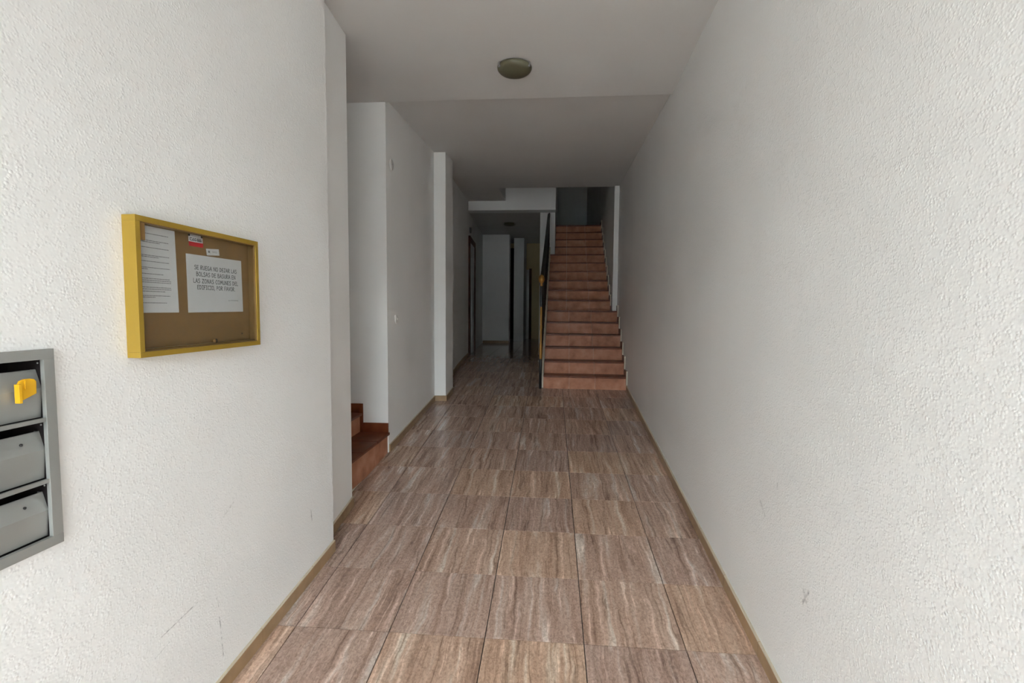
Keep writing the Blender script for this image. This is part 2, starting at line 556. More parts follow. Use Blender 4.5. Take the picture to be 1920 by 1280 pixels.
wall('wall_back', 'white wall block facing the entrance at the end of the back hall', [
    ([(-1.6, 10.6), (-0.37, 10.6), (-0.37, 11.0), (-1.6, 11.0)], WB, 3.8)])
wall('wall_back_middle', 'narrow white wall strip at the end of the back hall', [
    ([(-0.31, 11.4), (-0.03, 11.4), (-0.03, 12.8), (-0.31, 12.8)], WB, 3.8)])
wall('wall_back_cream', 'cream wall with a door at the far end of the back hall', [
    ([(-1.6, 12.8), (0.9, 12.8), (0.9, 13.1), (-1.6, 13.1)], WB, 3.9)], 'plaster_cream')
wall('wall_back_left', 'unlit wall closing the back hall on the left', [
    ([(-1.6, 11.0), (-1.6, 12.8), (-1.9, 12.8), (-1.9, 11.0)], WB, 3.9)])
wall('wall_stair', 'white wall end between the back hall and the main staircase', [
    ([(0.505, 7.38), (0.795, 7.38), (0.86, 9.6), (0.86, 12.8), (0.505, 12.8)], WB, TOP), ([(0.505, 12.8), (0.86, 12.8), (0.86, 13.0), (0.505, 13.0)], 4.0, TOP)])
wall('wall_right', 'long white spattered plaster wall on the right', [
    ([(xR(DOOR_Y), DOOR_Y), (xR(5.78), 5.78), (2.3, 5.78), (2.3, DOOR_Y)], WB, TOP)], 'plaster_right')
wall('wall_right_stair', 'narrow white pilaster and wall on the right of the main staircase', [
    ([(1.722, 5.78), (1.80, 9.6), (1.80, 13.0), (2.3, 13.0), (2.3, 5.78)], WB, TOP)])
wall('wall_landing', 'unlit wall behind the upper landing', [
    ([(0.3, 13.0), (2.3, 13.0), (2.3, 13.3), (0.3, 13.3)], WB, TOP)])
wall('wall_side_stair', 'wall closing the side stairs on the left', [
    ([(-3.2, .593), (-3.2, 3.72), (-3.45, 3.72), (-3.45, .593)], WB, 3.6)])
wall('wall_entrance', 'entrance wall with the street doorway behind the viewer', [
    ([(-1.0, DOOR_Y), (DOOR_X0, DOOR_Y), (DOOR_X0, DOOR_Y-.25), (-1.0, DOOR_Y-.25)], WB, CZ+.2),
    ([(DOOR_X1, DOOR_Y), (2.3, DOOR_Y), (2.3, DOOR_Y-.25), (DOOR_X1, DOOR_Y-.25)], WB, CZ+.2),
    ([(DOOR_X0, DOOR_Y), (DOOR_X1, DOOR_Y), (DOOR_X1, DOOR_Y-.25), (DOOR_X0, DOOR_Y-.25)], DOOR_Z1, CZ+.2)])
wall('wall_beam', 'white lintel beam across the hall before the back hall', [
    ([(-1.4, 7.0), (0.80, 7.0), (0.80, 7.25), (-1.4, 7.25)], 3.367, TOP),
    ([(0.3, 7.25), (0.80, 7.25), (0.80, 7.385), (0.3, 7.385)], 3.6, TOP)])

# ---- ceilings
def slab(name, label, prisms):
    mb = MB()
    for pts, zb, zt in prisms:
        mb.prism(pts, zb, zt)
    return struct(mb.build(name, 'ceiling'), label)
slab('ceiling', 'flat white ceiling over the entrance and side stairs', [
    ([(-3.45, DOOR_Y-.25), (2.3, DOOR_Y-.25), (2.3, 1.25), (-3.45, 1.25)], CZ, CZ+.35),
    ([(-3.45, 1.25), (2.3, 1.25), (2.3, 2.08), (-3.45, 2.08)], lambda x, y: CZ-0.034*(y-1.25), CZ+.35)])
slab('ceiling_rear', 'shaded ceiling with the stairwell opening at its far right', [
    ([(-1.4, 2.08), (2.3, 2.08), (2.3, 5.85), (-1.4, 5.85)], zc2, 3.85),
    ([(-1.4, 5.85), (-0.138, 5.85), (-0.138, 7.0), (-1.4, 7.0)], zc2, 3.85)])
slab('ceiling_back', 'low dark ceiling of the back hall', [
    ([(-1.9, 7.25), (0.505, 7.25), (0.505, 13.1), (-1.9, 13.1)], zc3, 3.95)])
slab('ceiling_upper', 'unlit ceiling above the stairwell', [
    ([(-0.5, 5.5), (2.3, 5.5), (2.3, 13.3), (-0.5, 13.3)], TOP, TOP+.2)])
wall('wall_upper', 'unlit stairwell walls above the hall ceiling', [
    ([(-0.45, 5.6), (2.3, 5.6), (2.3, 5.85), (-0.45, 5.85)], 3.85, TOP),
    ([(-0.45, 5.85), (-0.138, 5.85), (-0.138, 7.0), (-0.45, 7.0)], 3.85, TOP)])

# ---- street outside
st = MB().box(-14, 14, -9.5, DOOR_Y-.24, -0.6, -0.19).build('street_pavement', 'pavement')
struct(st, 'pale street pavement outside the entrance')
st = MB().box(-14, 14, -30, -9.5, -0.9, -0.31).build('street_road', 'asphalt')
struct(st, 'asphalt road beyond the pavement outside the entrance')
st = MB().box(-30, 30, -26.4, -26, -0.5, 5.3).build('sky_block_wall', 'asphalt')  # unseen wall, added to keep low sky light off the deep hall
struct(st, 'unseen dark wall added across the street to cut low sky light')

# ---- skirting of single tiles
def skirting(name, label, a, b, h=0.068, t=0.012, phase=0.0):
    """tiles along a -> b with the room on the right-hand side of the walk direction"""
    root = link(name, None)
    root.empty_display_size = 0.1
    struct(root, label)
    a, b = Vector(a), Vector(b)
    d = (b-a)
    ln = d.length
    d.normalize()
    n = Vector((d.y, -d.x))
    s = 0.0
    e = phase if phase > 0.03 else T
    while s < ln-1e-4:
        e2 = min(e, ln)
        p, q = a+d*(s+0.001), a+d*(e2-0.001)
        zp, zq = zf(p.y), zf(q.y)
        P, Q = p+n*t, q+n*t
        mb = MB()
        c = 0.0035
        P2, Q2 = p+n*(t-c), q+n*(t-c)
        vs = [(p.x, p.y, zp), (q.x, q.y, zq), (Q.x, Q.y, zq), (P.x, P.y, zp),
              (p.x, p.y, zp+h), (q.x, q.y, zq+h), (Q2.x, Q2.y, zq+h), (P2.x, P2.y, zp+h),
              (P.x, P.y, zp+h-c), (Q.x, Q.y, zq+h-c)]
        mb.poly(vs, [(0, 1, 2, 3), (3, 2, 9, 8), (0, 3, 8, 7, 4), (1, 5, 6, 9, 2), (0, 4, 5, 1)], 0)
        mb.poly(vs, [(4, 7, 6, 5), (7, 8, 9, 6)], 1)
        mb.build('skirting_tile', ['skirt', 'skirt_top'], root)
        s = e
        e += T
    return root
skirting('baseboard_left', 'ochre tile skirting along the left entrance wall', (xL1(DOOR_Y+.02), DOOR_Y+.02), (xL1(.593), .593), phase=.22)
skirting('baseboard_left_recess', 'short ochre tile skirting along the recessed wall strip', (-0.618, .60), (-0.648, 1.118), phase=.30)
skirting('baseboard_left_middle', 'ochre tile skirting between the side stairs and the pillar', (-0.7148, 2.09), (-0.695, 3.71), phase=.2)
skirting('baseboard_pillar', 'ochre tile skirting across the front of the pillar', (-0.695, 3.72), (-0.555, 3.73))
skirting('baseboard_pillar_side', 'ochre tile skirting along the side of the pillar', (-0.555, 3.72), (-0.552, 4.15))
skirting('baseboard_left_far', 'dark tile skirting beyond the pillar', (-0.71, 4.17), (-0.84, 6.99), phase=.3)
skirting('baseboard_back', 'tile skirting below the end wall of the back hall', (-1.07, 10.6), (-0.37, 10.6))
skirting('baseboard_right', 'ochre tile skirting along the right wall', (xR(4.42), 4.42), (xR(DOOR_Y+.02), DOOR_Y+.02), phase=.38)

# ------------------------------------------------------------------ staircases
RISE, RUN = 0.177, 0.246
def staircase(name, label, loc, rotz, n, widths, run, rise, landing, first_rise=None, jog=None, joints=None, start=lambda i: 0.0):
    """local x across (0 = left), y forward, z up.  widths(i) -> width of step i"""
    root = thing(name, label, 'staircase', loc, (0, 0, rotz))
    r0 = first_rise or rise
    lev = lambda i: 0.0 if i <= 0 else r0+(i-1)*rise
    # core
    core = MB()
    # sawtooth profile is not convex: build it from one block per step
    for i in range(n):
        y1 = (n-1)*run+landing
        ya = i*run+0.014
        yb = (i+1)*run+0.014 if i < n-1 else y1
        core.box(start(i)+.002, widths(i)-.002, ya, yb, -0.35, lev(i+1)-.022)
    core.build('step_core', 'caulk', root)
    for i in range(n):
        w = widths(i)
        cuts = [start(i)]+list(joints(i))+[w]
        jg = 0.0015
        for a, b in zip(cuts[:-1], cuts[1:]):
            MB().box(a+jg, b-jg, i*run, i*run+.013, lev(i)+(.001 if i else 0.0), lev(i+1)-.0225).build('riser_tile', 'riser', root)
        d = run+0.005 if i < n-1 else landing
        y0, y1 = i*run-0.022, i*run+d
        wt = widths(i+1) if i+1 < n else w
        if jog and i == jog[0]:
            # wide in front of the pilaster, narrow beside it
            for a, b in zip(cuts[:-2], cuts[1:-1]):
                MB().box(a+jg, b-jg, y0, y1, lev(i+1)-.022, lev(i+1)).build('tread_tile', 'tread', root, bevel=.003)
            a = cuts[-2]
            MB().prism([(a+jg, y0), (w-jg, y0), (w-jg, jog[1]), (wt-jg, jog[1]), (wt-jg, y1), (a+jg, y1)], lev(i+1)-.022, lev(i+1)).build('tread_tile', 'tread', root)
        else:
            for a, b in zip(cuts[:-1], cuts[1:]):
                MB().box(a+jg, b-jg, y0, y1, lev(i+1)-.022, lev(i+1)).build('tread_tile', 'tread', root, bevel=.003)
    return root, lev

SX, SY, SZ, SROT = 0.642, 4.43, zf(4.43), -0.025
W_WIDE, W_NAR = 1.119, 1.030
def main_w(i):
    return W_WIDE if i <= 5 else W_NAR
def main_j(i):
    return (.352, .700) if i <= 5 else (.31, .68)
stairs, lev = staircase('staircase', 'straight main staircase with terracotta risers and dark treads beside the right wall',
                        (SX, SY, SZ), SROT, 16, main_w, RUN, RISE, 0.30, start=lambda i: 0.085 if i >= 12 else 0.0, jog=(5, 1.345), joints=main_j)
# stepped skirting on the right wall
for i in range(16):
    w = main_w(i)
    if i in (5,):
        w2 = W_NAR
    z1 = lev(i+1)
    up_w = w-.012
    # upright beside the riser, then the run along the tread
    piece = MB()
    ya = i*RUN-.075
    yb = i*RUN-.022
    if i == 6:
        ya = max(ya, 1.36)
    piece.box(w-.014, w-.0005, ya, yb, lev(i)+.001 if i else .07, z1+.085)
    piece.build('skirting_tile', 'tread', stairs)
    end = (i+1)*RUN-.075 if i < 15 else i*RUN+.30
    if i == 5:
        end = 1.335
    MB().box(w-.014, w-.0005, i*RUN-.022, end, z1+.001, z1+.085).build('skirting_tile', 'tread', stairs)
    MB().box(w-.0165, w-.0005, ya-.004, ya, (lev(i)+.085) if i else .075, z1+.088).build('cream_edge', 'caulk', stairs)
# plaster stringer on the open side
pr = [(0.03, -0.3), (0.03, 0.20), (2.94, 0.20+0.7195*2.91), (2.94, -0.3)]
MB().extrude_yz(pr, -0.046, -0.001).build('stringer', 'caulk', stairs)

# upper landing floor
ly = SY+15*RUN+0.30
lz = SZ+16*RISE
lf = MB().prism([(0.83, ly+.01), (1.79, ly+.01), (1.79, 12.99), (0.87, 12.99)], lz-.2, lz)
struct(lf.build('floor_landing', 'tread'), 'dark tiled floor of the upper landing')
# balustrade along the open side
bal = thing('balustrade', 'black iron stair balustrade with a brass-ornamented newel post', 'railing', (0.603, 4.405, zf(4.405)), (0, 0, -0.0285))
nw = MB().lathe([(0.019, 0), (0.019, 0.40), (0.014, 0.41), (0.014, 1.12), (0.017, 1.13), (0.017, 1.39), (0.010, 1.40)], 14).build('newel_post', 'iron', bal, smooth=True)
MB().lathe([(0.010, 1.385), (0.020, 1.395), (0.013, 1.415), (0.017, 1.43), (0.036, 1.45), (0.043, 1.48), (0.040, 1.505), (0.026, 1.53), (0.006, 1.545)], 18).build('finial', 'brass', nw, smooth=True)
MB().lathe([(0.0145, 0.40), (0.019, 0.42), (0.024, 0.52), (0.020, 0.60), (0.0145, 0.63), (0.0165, 0.72), (0.0145, 0.78), (0.019, 0.83), (0.0145, 0.88), (0.0155, 0.96), (0.0165, 1.04), (0.0145, 1.11), (0.012, 1.12)], 14).build('ornament', 'brass', nw, smooth=True)
railz = lambda y: 1.44+0.55*y
hr = MB().extrude_yz([(0.0, railz(0)-.04), (2.58, railz(2.58)-.045), (2.58, railz(2.58)), (0.0, railz(0))], -0.022, 0.024)
hr.build('handrail', 'iron', bal)
MB().extrude_yz([(0.06, .30), (2.90, .30+0.7195*2.84), (2.90, .325+0.7195*2.84), (0.06, .325)], -0.010, 0.010).build('bottom_rail', 'iron', bal)
y = 0.12
bme = None
while y < 2.90:
    b0 = 0.205+0.7195*(y-.03)
    m_ = MB().tube((0, 0, 0), (0, 0, railz(y)-.03-b0), 0.009, 8)
    if bme is None:
        BL0 = railz(y)-.03-b0
        bme = m_.mesh('baluster', 'iron', True)
    o = link('baluster', bme, bal, (0, y, b0))
    top = min(railz(y)-.03, 3.367-zf(4.405)-.01 if y > 2.5 else 9)
    o.scale = (1, 1, (top-b0)/BL0)
    y += 0.123

# side stairs going up to the left
ss_w = 0.955
def side_j(i):
    return (.325, .645)
side, slev = staircase('side_staircase', 'small terracotta steps going up through the left opening', (-0.722, 1.119, zf(1.6)), math.radians(90), 4,
                       lambda i: ss_w, 0.25, 0.172, 1.4, first_rise=0.390-zf(1.6), joints=side_j)
for i in range(4):
    z1 = slev(i+1)
    MB().box(ss_w-.014, ss_w-.001, i*.25-.01 if i == 0 else i*.25-.022, (i+1)*.25-.022 if i < 3 else 1.9, z1+.001, z1+.085).build('skirting_tile', 'tread', side)
    if i:
        MB().box(ss_w-.016, ss_w-.001, i*.25-.027, i*.25+.001, slev(i)+.001, z1+.085).build('skirting_tile', 'tread', side)

# ------------------------------------------------------------------ notice board on the left wall
WROT = math.atan2(1, 0.0217)           # local x runs along the wall, local -y points into the hall
def on_l1(y, z):
    return (xL1(y), y, z)
NW, NH, ND = 0.592, 0.437, 0.045
board = thing('notice_board', 'gold-framed glazed notice board with brown backing on the left wall', 'notice board', on_l1(-0.713, 1.341), (0, 0, WROT))
fwid = 0.0175
for nm, (x0, x1, z0, z1) in {'t': (0, NW, NH-fwid, NH), 'b': (0, NW, 0, fwid), 'l': (0, fwid, fwid, NH-fwid), 'r': (NW-fwid, NW, fwid, NH-fwid)}.items():
    MB().box(x0, x1, -ND, 0, z0, z1).build('frame_rail', 'goldframe', board, bevel=.0012)
MB().box(fwid, NW-fwid, -0.010, -0.001, fwid, NH-fwid).build('back_panel', 'panel', board)
MB().box(fwid+.0025, NW-fwid-.0025, -0.037, -0.033, fwid+.0025, NH-fwid-.0025).build('glass_pane', 'glass', board)
MB().box(fwid+.0025, NW-fwid-.0025, -0.032, -0.011, fwid+.0025, fwid+.008).build('inner_ledge', 'bronze', board)
for x0, x1, z0, z1 in ((fwid, fwid+.002, fwid, NH-fwid), (NW-fwid-.002, NW-fwid, fwid, NH-fwid), (fwid+.002, NW-fwid-.002, fwid, fwid+.002), (fwid+.002, NW-fwid-.002, NH-fwid-.002, NH-fwid)):
    MB().box(x0, x1, -0.0415, -0.011, z0, z1).build('inner_lining', 'bronze', board)
MB().box(fwid+.0025, fwid+.020, -0.042, -0.038, NH-fwid-.056, NH-fwid-.003).build('hinge_bracket', 'bronze', board, bevel=.001)
MB().box(NW-fwid-.008, NW-fwid-.0025, -0.042, -0.038, NH-fwid-.056, NH-fwid-.003).build('hinge_bracket', 'bronze', board, bevel=.001)
MB().lathe([(0.003, 0), (0.003, .002), (0.002, .003)], 10).build('screw', 'iron', board, (.522, -0.010, .051), (math.radians(90), 0, 0))
lk = MB().lathe([(0.0065, 0), (0.0065, 0.004), (0.004, 0.006)], 16)
lk.build('lock', 'bronze', board, (0.325, -0.037, 0.033), (math.radians(90), 0, 0), smooth=True)
MB().box(.333, .339, -.040, -.037, .026, .040).build('lock_tab', 'iron', board)

PAPER_Y = -0.0105
def sheet(name, label, cat, corners, mats='paper', th=0.0006):
    """thin sheet; corners (local x, z) in board space, the thing itself stands at its lower left corner"""
    o = Vector((corners[0][0], corners[0][1]))
    base = board.matrix_world @ Vector((0, 0, 0))
    root_loc = Vector(on_l1(-0.713, 1.341)) + Matrix.Rotation(WROT, 3, 'Z') @ Vector((o.x, PAPER_Y, o.y))
    pts = [(c[0]-o.x, c[1]-o.y) for c in corners]
    n = len(pts)
    mb = MB()
    vs = [(x, 0, z) for x, z in pts]+[(x, -th, z) for x, z in pts]
    mb.poly(vs, [tuple(range(n)), tuple(reversed(range(n, 2*n)))]+[(i, (i+1) % n, n+(i+1) % n, n+i) for i in range(n)])
    ob = mb.build(name, mats, None, root_loc, (0, 0, WROT))
    tag(ob, label, cat)
    return ob, o
yb = lambda y: y+0.713
zb_ = lambda z: z-1.341
def lines_part(parent, o, bars, name, mat, th=0.0008):
    mb = MB()
    for (x0, x1, z0, z1) in bars:
        mb.box(x0-o.x, x1-o.x, -th, -0.0005, z0-o.y, z1-o.y)
    return mb.build(name, mat, parent)
def lettering(parent, x0, x1, z, h, text, mat='ink', offset=0.0, name='lettering'):
    cu = bpy.data.curves.new('text', 'FONT')
    cu.body = text
    cu.size = 1.0
    cu.offset = offset
    cu.resolution_u = 2
    to = bpy.data.objects.new('text', cu)
    COL.objects.link(to)
    bpy.context.view_layer.update()
    me = bpy.data.meshes.new_from_object(to.evaluated_get(bpy.context.evaluated_depsgraph_get()))
    bpy.data.objects.remove(to)
    xs = [v.co.x for v in me.vertices]
    ys = [v.co.y for v in me.vertices]
    sx = (x1-x0)/(max(xs)-min(xs))
    cap = 0.729
    for v in me.vertices:
        X, Y = v.co.x, v.co.y
        v.co = Vector((x0+(X-min(xs))*sx, -0.0008, z+Y*h/cap))
    me.materials.clear()
    me.materials.append(MAT[mat])
    return link(name, me, parent)

# sheet with many lines of small print
shA, oA = sheet('printed_sheet', 'white sheet of small print at the left of the notice board', 'notice',
                [(0.0205, zb_(1.480)), (yb(-.518), zb_(1.4805)), (yb(-.525), zb_(1.7570)), (0.0205, zb_(1.7570))])
rows_t = [(1.733, .035, .160, 1), (1.711, .042, .160, 2), (1.689, .022, .160, 1), (1.664, .022, .161, 2), (1.645, .022, .161, 1), (1.641, .022, .05, 1),
          (1.625, .022, .163, 1), (1.620, .022, .075, 1), (1.605, .022, .135, 1), (1.590, .022, .160, 1), (1.584, .022, .165, 1), (1.578, .022, .165, 1),
          (1.562, .022, .165, 1), (1.556, .022, .165, 1), (1.549, .03, .14, 1), (1.535, .022, .16, 1), (1.530, .022, .10, 1), (1.512, .022, .145, 1)]
bars = []
rr = random.Random(3)
for z, x0, x1, k in rows_t:
    for q in range(k):
        x = x0
        xe = x1 if q == 0 else x0+(x1-x0)*.7
        while x < xe:
            w = min(rr.uniform(.004, .014), xe-x)
            bars.append((x, x+w, zb_(z-q*.005)-.0011, zb_(z-q*.005)+.0011))
            x += w+.0016
lines_part(shA, oA, bars, 'small_print', 'ink_grey')

shB, oB = sheet('rubbish_notice', 'white notice in black capitals asking not to leave rubbish bags', 'notice',
                [(yb(-.476), zb_(1.480)), (yb(-.181), zb_(1.4825)), (yb(-.185), zb_(1.691)), (yb(-.478), zb_(1.688))])
GLYPH = {  # rounded hand-drawn capitals as strokes in a 1 x 1 cell: (width, strokes)
    'S': (.62, [[(.56, .86), (.40, .99), (.16, .92), (.08, .74), (.22, .58), (.46, .46), (.58, .26), (.42, .04), (.20, .0), (.04, .10)]]),
    'E': (.60, [[(.58, .97), (.08, .95), (.06, .02), (.58, .05)], [(.07, .50), (.50, .53)]]),
    'R': (.64, [[(.08, .0), (.08, .96), (.36, .98), (.56, .80), (.46, .60), (.10, .48), (.60, .02)]]),
    'U': (.66, [[(.06, .98), (.08, .28), (.22, .03), (.44, .03), (.58, .28), (.60, .98)]]),
    'G': (.70, [[(.58, .88), (.38, .99), (.14, .82), (.05, .46), (.16, .10), (.40, .0), (.62, .16), (.64, .42), (.38, .42)]]),
    'A': (.68, [[(.03, .0), (.36, 1.0), (.65, .0)], [(.14, .36), (.56, .36)]]),
    'N': (.70, [[(.07, .0), (.07, .97), (.62, .03), (.63, 1.0)]]),
    'O': (.74, [[(.36, .99), (.13, .85), (.05, .48), (.16, .10), (.38, .0), (.60, .12), (.69, .50), (.58, .86), (.36, .99)]]),
    'D': (.66, [[(.08, .02), (.08, .97), (.32, .93), (.58, .66), (.56, .34), (.32, .06), (.08, .02)]]),
    'J': (.66, [[(.14, .96), (.64, .97)], [(.42, .96), (.42, .26), (.32, .03), (.14, .04), (.04, .22)]]),
    'L': (.54, [[(.07, 1.0), (.07, .03), (.54, .04)]]),
    'B': (.62, [[(.08, .02), (.08, .97), (.38, .96), (.50, .78), (.38, .57), (.10, .54)], [(.38, .57), (.57, .36), (.50, .10), (.30, .0), (.08, .02)]]),
    'Z': (.64, [[(.05, .95), (.58, .96), (.04, .03), (.62, .04)]]),
    'C': (.64, [[(.60, .86), (.40, .99), (.16, .84), (.05, .46), (.16, .10), (.38, .0), (.60, .10)]]),
    'M': (.82, [[(.04, .0), (.18, .98), (.41, .30), (.64, .98), (.79, .0)]]),
    'I': (.50, [[(.03, .96), (.48, .96)], [(.26, .96), (.25, .03)], [(.02, .03), (.48, .03)]]),
    'F': (.58, [[(.57, .96), (.08, .95), (.07, .0)], [(.08, .50), (.48, .51)]]),
    'P': (.58, [[(.08, .0), (.08, .96), (.36, .97), (.53, .78), (.42, .54), (.10, .46)]]),
    'V': (.66, [[(.03, .98), (.32, .0), (.64, 1.0)]]),
    ',': (.24, [[(.14, .10), (.06, -.16)]]),
    '.': (.22, [[(.08, .02), (.12, .07)]]),
    ' ': (.36, []),
}
def hand_text(parent, x0, x1, z, h, text, wt=0.0012, name='lettering'):
    """one line of hand-drawn capitals, fitted between x0 and x1"""
    total = sum(GLYPH[c][0]+.13 for c in text)-.13
    kx = (x1-x0)/total
    mb = MB()
    cx = 0.0
    for c in text:
        w, strokes = GLYPH[c]
        for st_ in strokes:
            pts = [Vector((x0+(cx+px)*kx, z+pz*h)) for px, pz in st_]
            for p, q in zip(pts[:-1], pts[1:]):
                d = q-p
                if d.length < 1e-7:
                    continue
                d.normalize()
                nrm = Vector((-d.y, d.x))*wt/2
                p2, q2 = p-d*wt*.45, q+d*wt*.45
                ring = [p2+nrm, q2+nrm, q2-nrm, p2-nrm]
                mb.poly([(v.x, -.0008, v.y) for v in ring], [(0, 1, 2, 3)])
        cx += w+.13
    return mb.build(name, 'ink', parent)
for txt, a, b_, z in (('SE RUEGA NO DEJAR LAS', -.441, -.215, 1.6365), ('BOLSAS DE BASURA EN', -.433, -.223, 1.6125),
                      ('LAS ZONAS COMUNES DEL', -.448, -.209, 1.588), ('EDIFICIO, POR FAVOR.', -.430, -.227, 1.565)):
    hand_text(shB, yb(a)-oB.x, yb(b_)-oB.x, zb_(z)-oB.y, 0.0150, txt, 0.0021)
lettering(shB, yb(-.268)-oB.x, yb(-.209)-oB.x, zb_(1.525)-oB.y, 0.0046, 'LA COMUNIDAD', offset=0.0, name='signature')

shC, oC = sheet('sticker', 'small red and white sticker near the top of the notice board', 'sticker',
                [(yb(-.462), zb_(1.7175)), (yb(-.395), zb_(1.7175)), (yb(-.394), zb_(1.7365)), (yb(-.462), zb_(1.7365))], 'red')
MB().box(yb(-.464)-oC.x, yb(-.396)-oC.x, -.0009, -.0006, zb_(1.733)-oC.y, zb_(1.7515)-oC.y).build('white_band', 'paper', shC)
MB().box(yb(-.456)-oC.x, yb(-.405)-oC.x, -.0009, -.0006, zb_(1.7515)-oC.y, zb_(1.7585)-oC.y).build('white_tab', 'paper', shC)
for a, b_ in ((-.464, -.4565), (-.4045, -.397)):
    MB().box(yb(a)-oC.x, yb(b_)-oC.x, -.0008, 0, zb_(1.7515)-oC.y, zb_(1.7585)-oC.y).build('black_corner', 'ink', shC)
bl = []
for x, w in ((-.458, .013), (-.443, .006), (-.435, .008), (-.423, .006), (-.415, .005), (-.408, .005)):
    bl += [(yb(x), yb(x+w), zb_(1.737), zb_(1.739)), (yb(x), yb(x)+.0022, zb_(1.737), zb_(1.747)), (yb(x), yb(x+w*.8), zb_(1.745), zb_(1.747)), (yb(x+w)-.002, yb(x+w), zb_(1.737), zb_(1.7425))]
lines_part(shC, oC, bl, 'dark_print', 'ink', .0011)
lines_part(shC, oC, [(yb(-.452), yb(-.41), zb_(1.7540), zb_(1.7553))], 'fine_print', 'ink_grey', .0011)

shD, oD = sheet('business_card', 'tiny white card above the rubbish notice', 'card',
                [(yb(-.377), zb_(1.6925)), (yb(-.311), zb_(1.6985)), (yb(-.314), zb_(1.7225)), (yb(-.381), zb_(1.7165))])
shD.location.x += 0.0007
lines_part(shD, oD, [(yb(-.350), yb(-.322), zb_(1.7095), zb_(1.7105)), (yb(-.350), yb(-.325), zb_(1.706), zb_(1.7068)), (yb(-.371), yb(-.362), zb_(1.703), zb_(1.711))], 'print', 'ink_grey')

# ------------------------------------------------------------------ mailboxes, let into the left wall
MW, MH = MBY1-MBY0+.010, MBZ1-MBZ0+.010
mail = thing('mailbox_unit', 'grey steel unit of three stacked mailboxes at the left edge', 'mailbox', on_l1(MBY0-.005, MBZ0-.005), (0, 0, WROT))
fwm = 0.026
fm_ = MB()
for x0, x1, z0, z1 in ((0, MW, MH-fwm, MH), (0, MW, 0, fwm), (0, fwm, fwm, MH-fwm), (MW-fwm, MW, fwm, MH-fwm)):
    fm_.box(x0, x1, -0.012, -0.0005, z0, z1)
fm_.build('frame', 'steel', mail, bevel=.0008)
bx = MB()
i0, i1, j0, j1 = fwm-.006, MW-fwm+.006, fwm-.006, MH-fwm+.006
bx.box(i0, i1, 0.10, 0.104, j0, j1)
bx.build('back_plate', 'dark', mail)
for x0, x1 in ((i0, i0+.0015), (i1-.0015, i1)):
    MB().box(x0, x1, -0.0005, 0.10, j0, j1).build('side_plate', 'dark', mail)  # plates coloured near black so the slots look shaded inside
for z0, z1 in ((j0, j0+.0015), (j1-.0015, j1)):
    MB().box(i0+.002, i1-.002, 0.0, 0.10, z0, z1).build('cover_plate', 'dark', mail)
zo = MBZ0-.005
cells = [(1.211, 1.362), (1.050, 1.201), (0.896, 1.040)]
for za, zb2 in ((1.201, 1.211), (1.040, 1.050)):
    dv = MB().box(fwm, MW-fwm, -0.010, -0.002, za-zo, zb2-zo)
    dv.build('divider', 'steel', mail)
    MB().box(fwm, MW-fwm, -0.001, 0.10, za-zo+.003, zb2-zo-.003).build('shelf', 'dark', mail)
for k, (za, zt) in enumerate(cells):
    za, zt = za-zo, zt-zo
    prof = [(0.016, zt-.027), (0.0015, zt-.074), (0.008, za+.001), (0.010, za+.001), (0.0035, zt-.074), (0.018, zt-.026)]
    mbd = MB()
    n = len(prof)
    x0, x1 = fwm-.003, MW-fwm+.0025
    q = [[prof[0], prof[1], prof[4], prof[5]], [prof[1], prof[2], prof[3], prof[4]]]
    for ring in q:
        mbd.extrude_yz(ring, x0, x1)
    door = mbd.build('door', 'steel', mail)
    # folded side flange of the flap
    MB().extrude_yz([(0.016, zt-.027), (0.002, zt-.074), (0.030, zt-.074), (0.030, zt-.027)], x1-.0015, x1).build('side_flange', 'steel', door)
    if k:
        kz = zt-.050
        kl = MB().lathe([(0.0035, 0), (0.0035, .003), (0.002, .004)], 12)
        kl.build('lock', 'iron', door, (MW-.073, 0.0095, kz), (math.radians(90), 0, 0))
    MB().lathe([(0.0022, 0), (0.0022, .0012), (0.001, .0018)], 10).build('rivet', 'alu', door, (i1-.0025, 0.010, zt-.010), (0, math.radians(-90), 0))

tagp = MB()
out = [(0, 0), (0.041, 0.016), (0.042, 0.047), (0.037, 0.053), (0.028, 0.0555), (0.014, 0.0555), (0.005, 0.052), (0.0, 0.044)]
n = len(out)
tagp.poly([(x, 0, z) for x, z in out]+[(x, -.005, z) for x, z in out],
          [tuple(range(n)), tuple(reversed(range(n, 2*n)))]+[(i, (i+1) % n, n+(i+1) % n, n+i) for i in range(n)])
tagp.box(-.004, .003, -.013, .001, -.002, .045)
tagp.box(.014, .0165, -.008, 0, .030, .053)
ty = -1.024
tl = Vector(on_l1(ty, 1.262)) + Matrix.Rotation(WROT, 3, 'Z') @ Vector((0, -0.006, 0))
tg = tagp.build('plastic_tag', 'yellow', None, tl, (0, 0, WROT), bevel=.0008)
tag(tg, 'yellow plastic lock tag on the topmost mailbox door', 'tag')

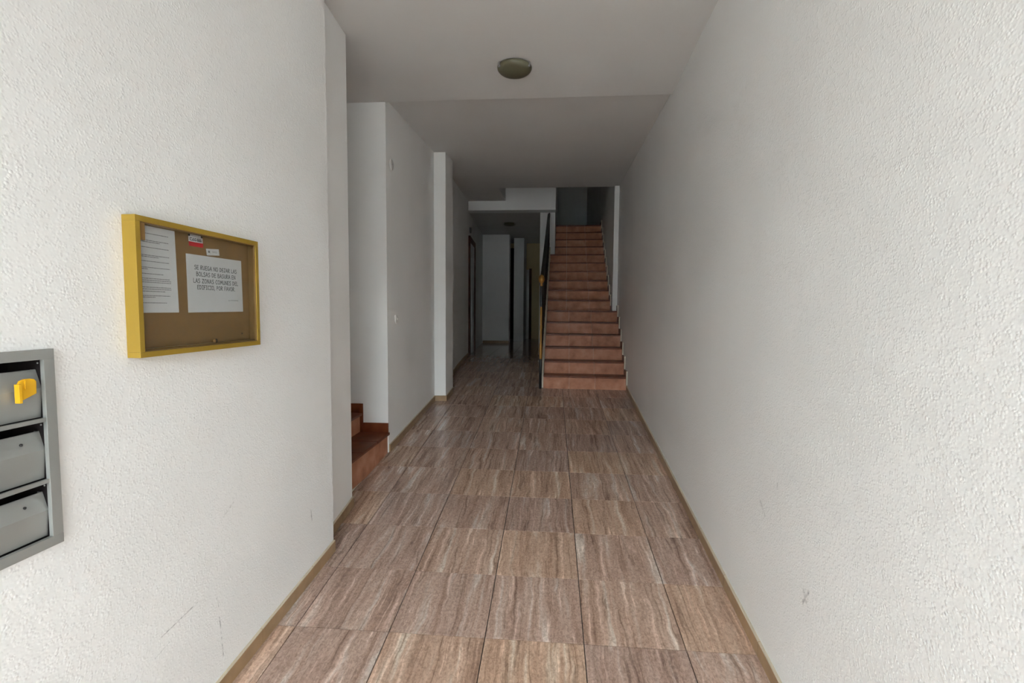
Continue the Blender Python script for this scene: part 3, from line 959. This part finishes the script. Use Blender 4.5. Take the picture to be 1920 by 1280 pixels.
# ------------------------------------------------------------------ lamps, plates, lift, far door
def lamp(label, loc, r, depth):
    t = thing('ceiling_lamp', label, 'lamp', loc)
    MB().lathe([(r*.86, 0), (r*.86, -.012), (r*.80, -.014)], 32).build('base_ring', 'whiteplastic', t, smooth=True)
    prof = [(r*math.cos(a)**.8 if a < 1.55 else .004, -.014-depth*math.sin(a)) for a in [i*math.pi/2/9 for i in range(9)]]+[(.004, -.014-depth)]
    prof = [(r*.97, -.006)]+prof
    MB().lathe(prof, 36).build('glass_bowl', 'lampglass', t, smooth=True)
    for k in range(3):
        a = math.radians(-28+120*k)
        MB().box(-.008, .008, -.006, .004, -.034, 0).build('clip', 'alu', t, (r*.99*math.cos(a), r*.99*math.sin(a), 0), (0, 0, a-math.pi/2), bevel=.001)
    return t
lamp('round satin-glass ceiling lamp near the entrance, switched off', (0.442, 1.575, CZ-.011), 0.128, 0.050)
lamp('dark round ceiling lamp in the back hall', (-0.20, 8.62, zc3(0, 8.62)), 0.14, 0.05)

LMR = math.atan2(3.72-2.075, 0.02)
bell = thing('doorbell', 'round white bell push on the wall beside the side stairs', 'doorbell', (-0.7125, 2.295, 1.405), (0, 0, LMR))
MB().lathe([(0.042, 0), (0.042, .010), (0.038, .015), (0.012, .017)], 24).build('rosette', 'whiteplastic', bell, (0, 0, 0), (math.radians(90), 0, 0), smooth=True)
MB().lathe([(0.011, 0), (0.011, .005), (0.006, .007)], 16).build('push_button', 'whiteplastic', bell, (0, -.0165, 0), (math.radians(90), 0, 0), smooth=True)
cov = thing('cover_plate', 'round white junction-box cover high on the wall beside the side stairs', 'cover plate', (-0.7125, 2.205, 2.79), (0, 0, LMR))
MB().lathe([(0.050, 0), (0.050, .004), (0.044, .009), (0.010, .010)], 28).build('disc', 'whiteplastic', cov, (0, 0, 0), (math.radians(90), 0, 0), smooth=True)
MB().lathe([(0.005, 0), (0.005, .002), (0.003, .003)], 12).build('screw', 'alu', cov, (0, -.010, 0), (math.radians(90), 0, 0))

# lift in the left wall of the back hall
lw = lambda y: -0.85-0.0639*(y-7.0)
LR = math.atan2(1, -0.0639)
lift = struct(link('door_1', None, None, (lw(7.10), 7.10, zf(8)), (0, 0, LR)), 'steel lift door with dark frame in the back hall')
for x0, x1, z0, z1 in ((0, .07, 0, 2.30), (1.03, 1.10, 0, 2.30), (.07, 1.03, 2.20, 2.30)):
    MB().box(x0, x1, -.035, -.001, z0, z1).build('frame_post', 'wood', lift)
MB().box(.07, .55, -.015, -.001, 0, 2.20).build('door_panel', 'lift', lift)
MB().box(.553, 1.03, -.018, -.001, 0, 2.20).build('door_panel', 'lift', lift)
ind = thing('lift_indicator', 'small dark floor indicator above the lift door', 'indicator', (lw(7.32), 7.32, 3.0), (0, 0, LR))
MB().box(-.05, .05, -.03, -.001, 0, .10).build('housing', 'iron', ind, bevel=.004)
MB().box(-.035, .035, -.032, -.030, .02, .08).build('display', 'dark', ind)

# far door in the cream wall
fd = struct(link('door_2', None, None, (-0.03, 12.8, zf(12))), 'wooden door in the cream wall of the back hall')
MB().box(0.0, .09, -.02, -.001, 0, 2.13).build('leaf_or_shade_panel', 'whiteplastic', fd)
MB().box(.09, .165, -.06, -.001, 0, 2.16).build('frame_post', 'wood', fd)

dk = struct(link('gap_shade_panel', None, None, (-0.85, 12.79, zf(12))), 'dark panel standing in for the shade deep in the gap of the back hall')
MB().box(0, .53, -.05, -.001, 0, 2.78).build('leaf_or_shade_panel', 'dark', dk)  # near-black sheet added to paint the gap as deep shade
# aluminium frame of the street doorway
dr = struct(link('door_3', None, None, (DOOR_X0, DOOR_Y-.12, DOOR_Z0-.012)), 'aluminium frame of the open street doorway')
dw, dh = DOOR_X1-DOOR_X0, DOOR_Z1-DOOR_Z0+.012
for x0, x1, z0, z1 in ((0, .05, 0, dh), (dw-.05, dw, 0, dh), (.05, dw-.05, dh-.05, dh)):
    MB().box(x0, x1, -.03, .03, z0, z1).build('frame_post', 'alu', dr)
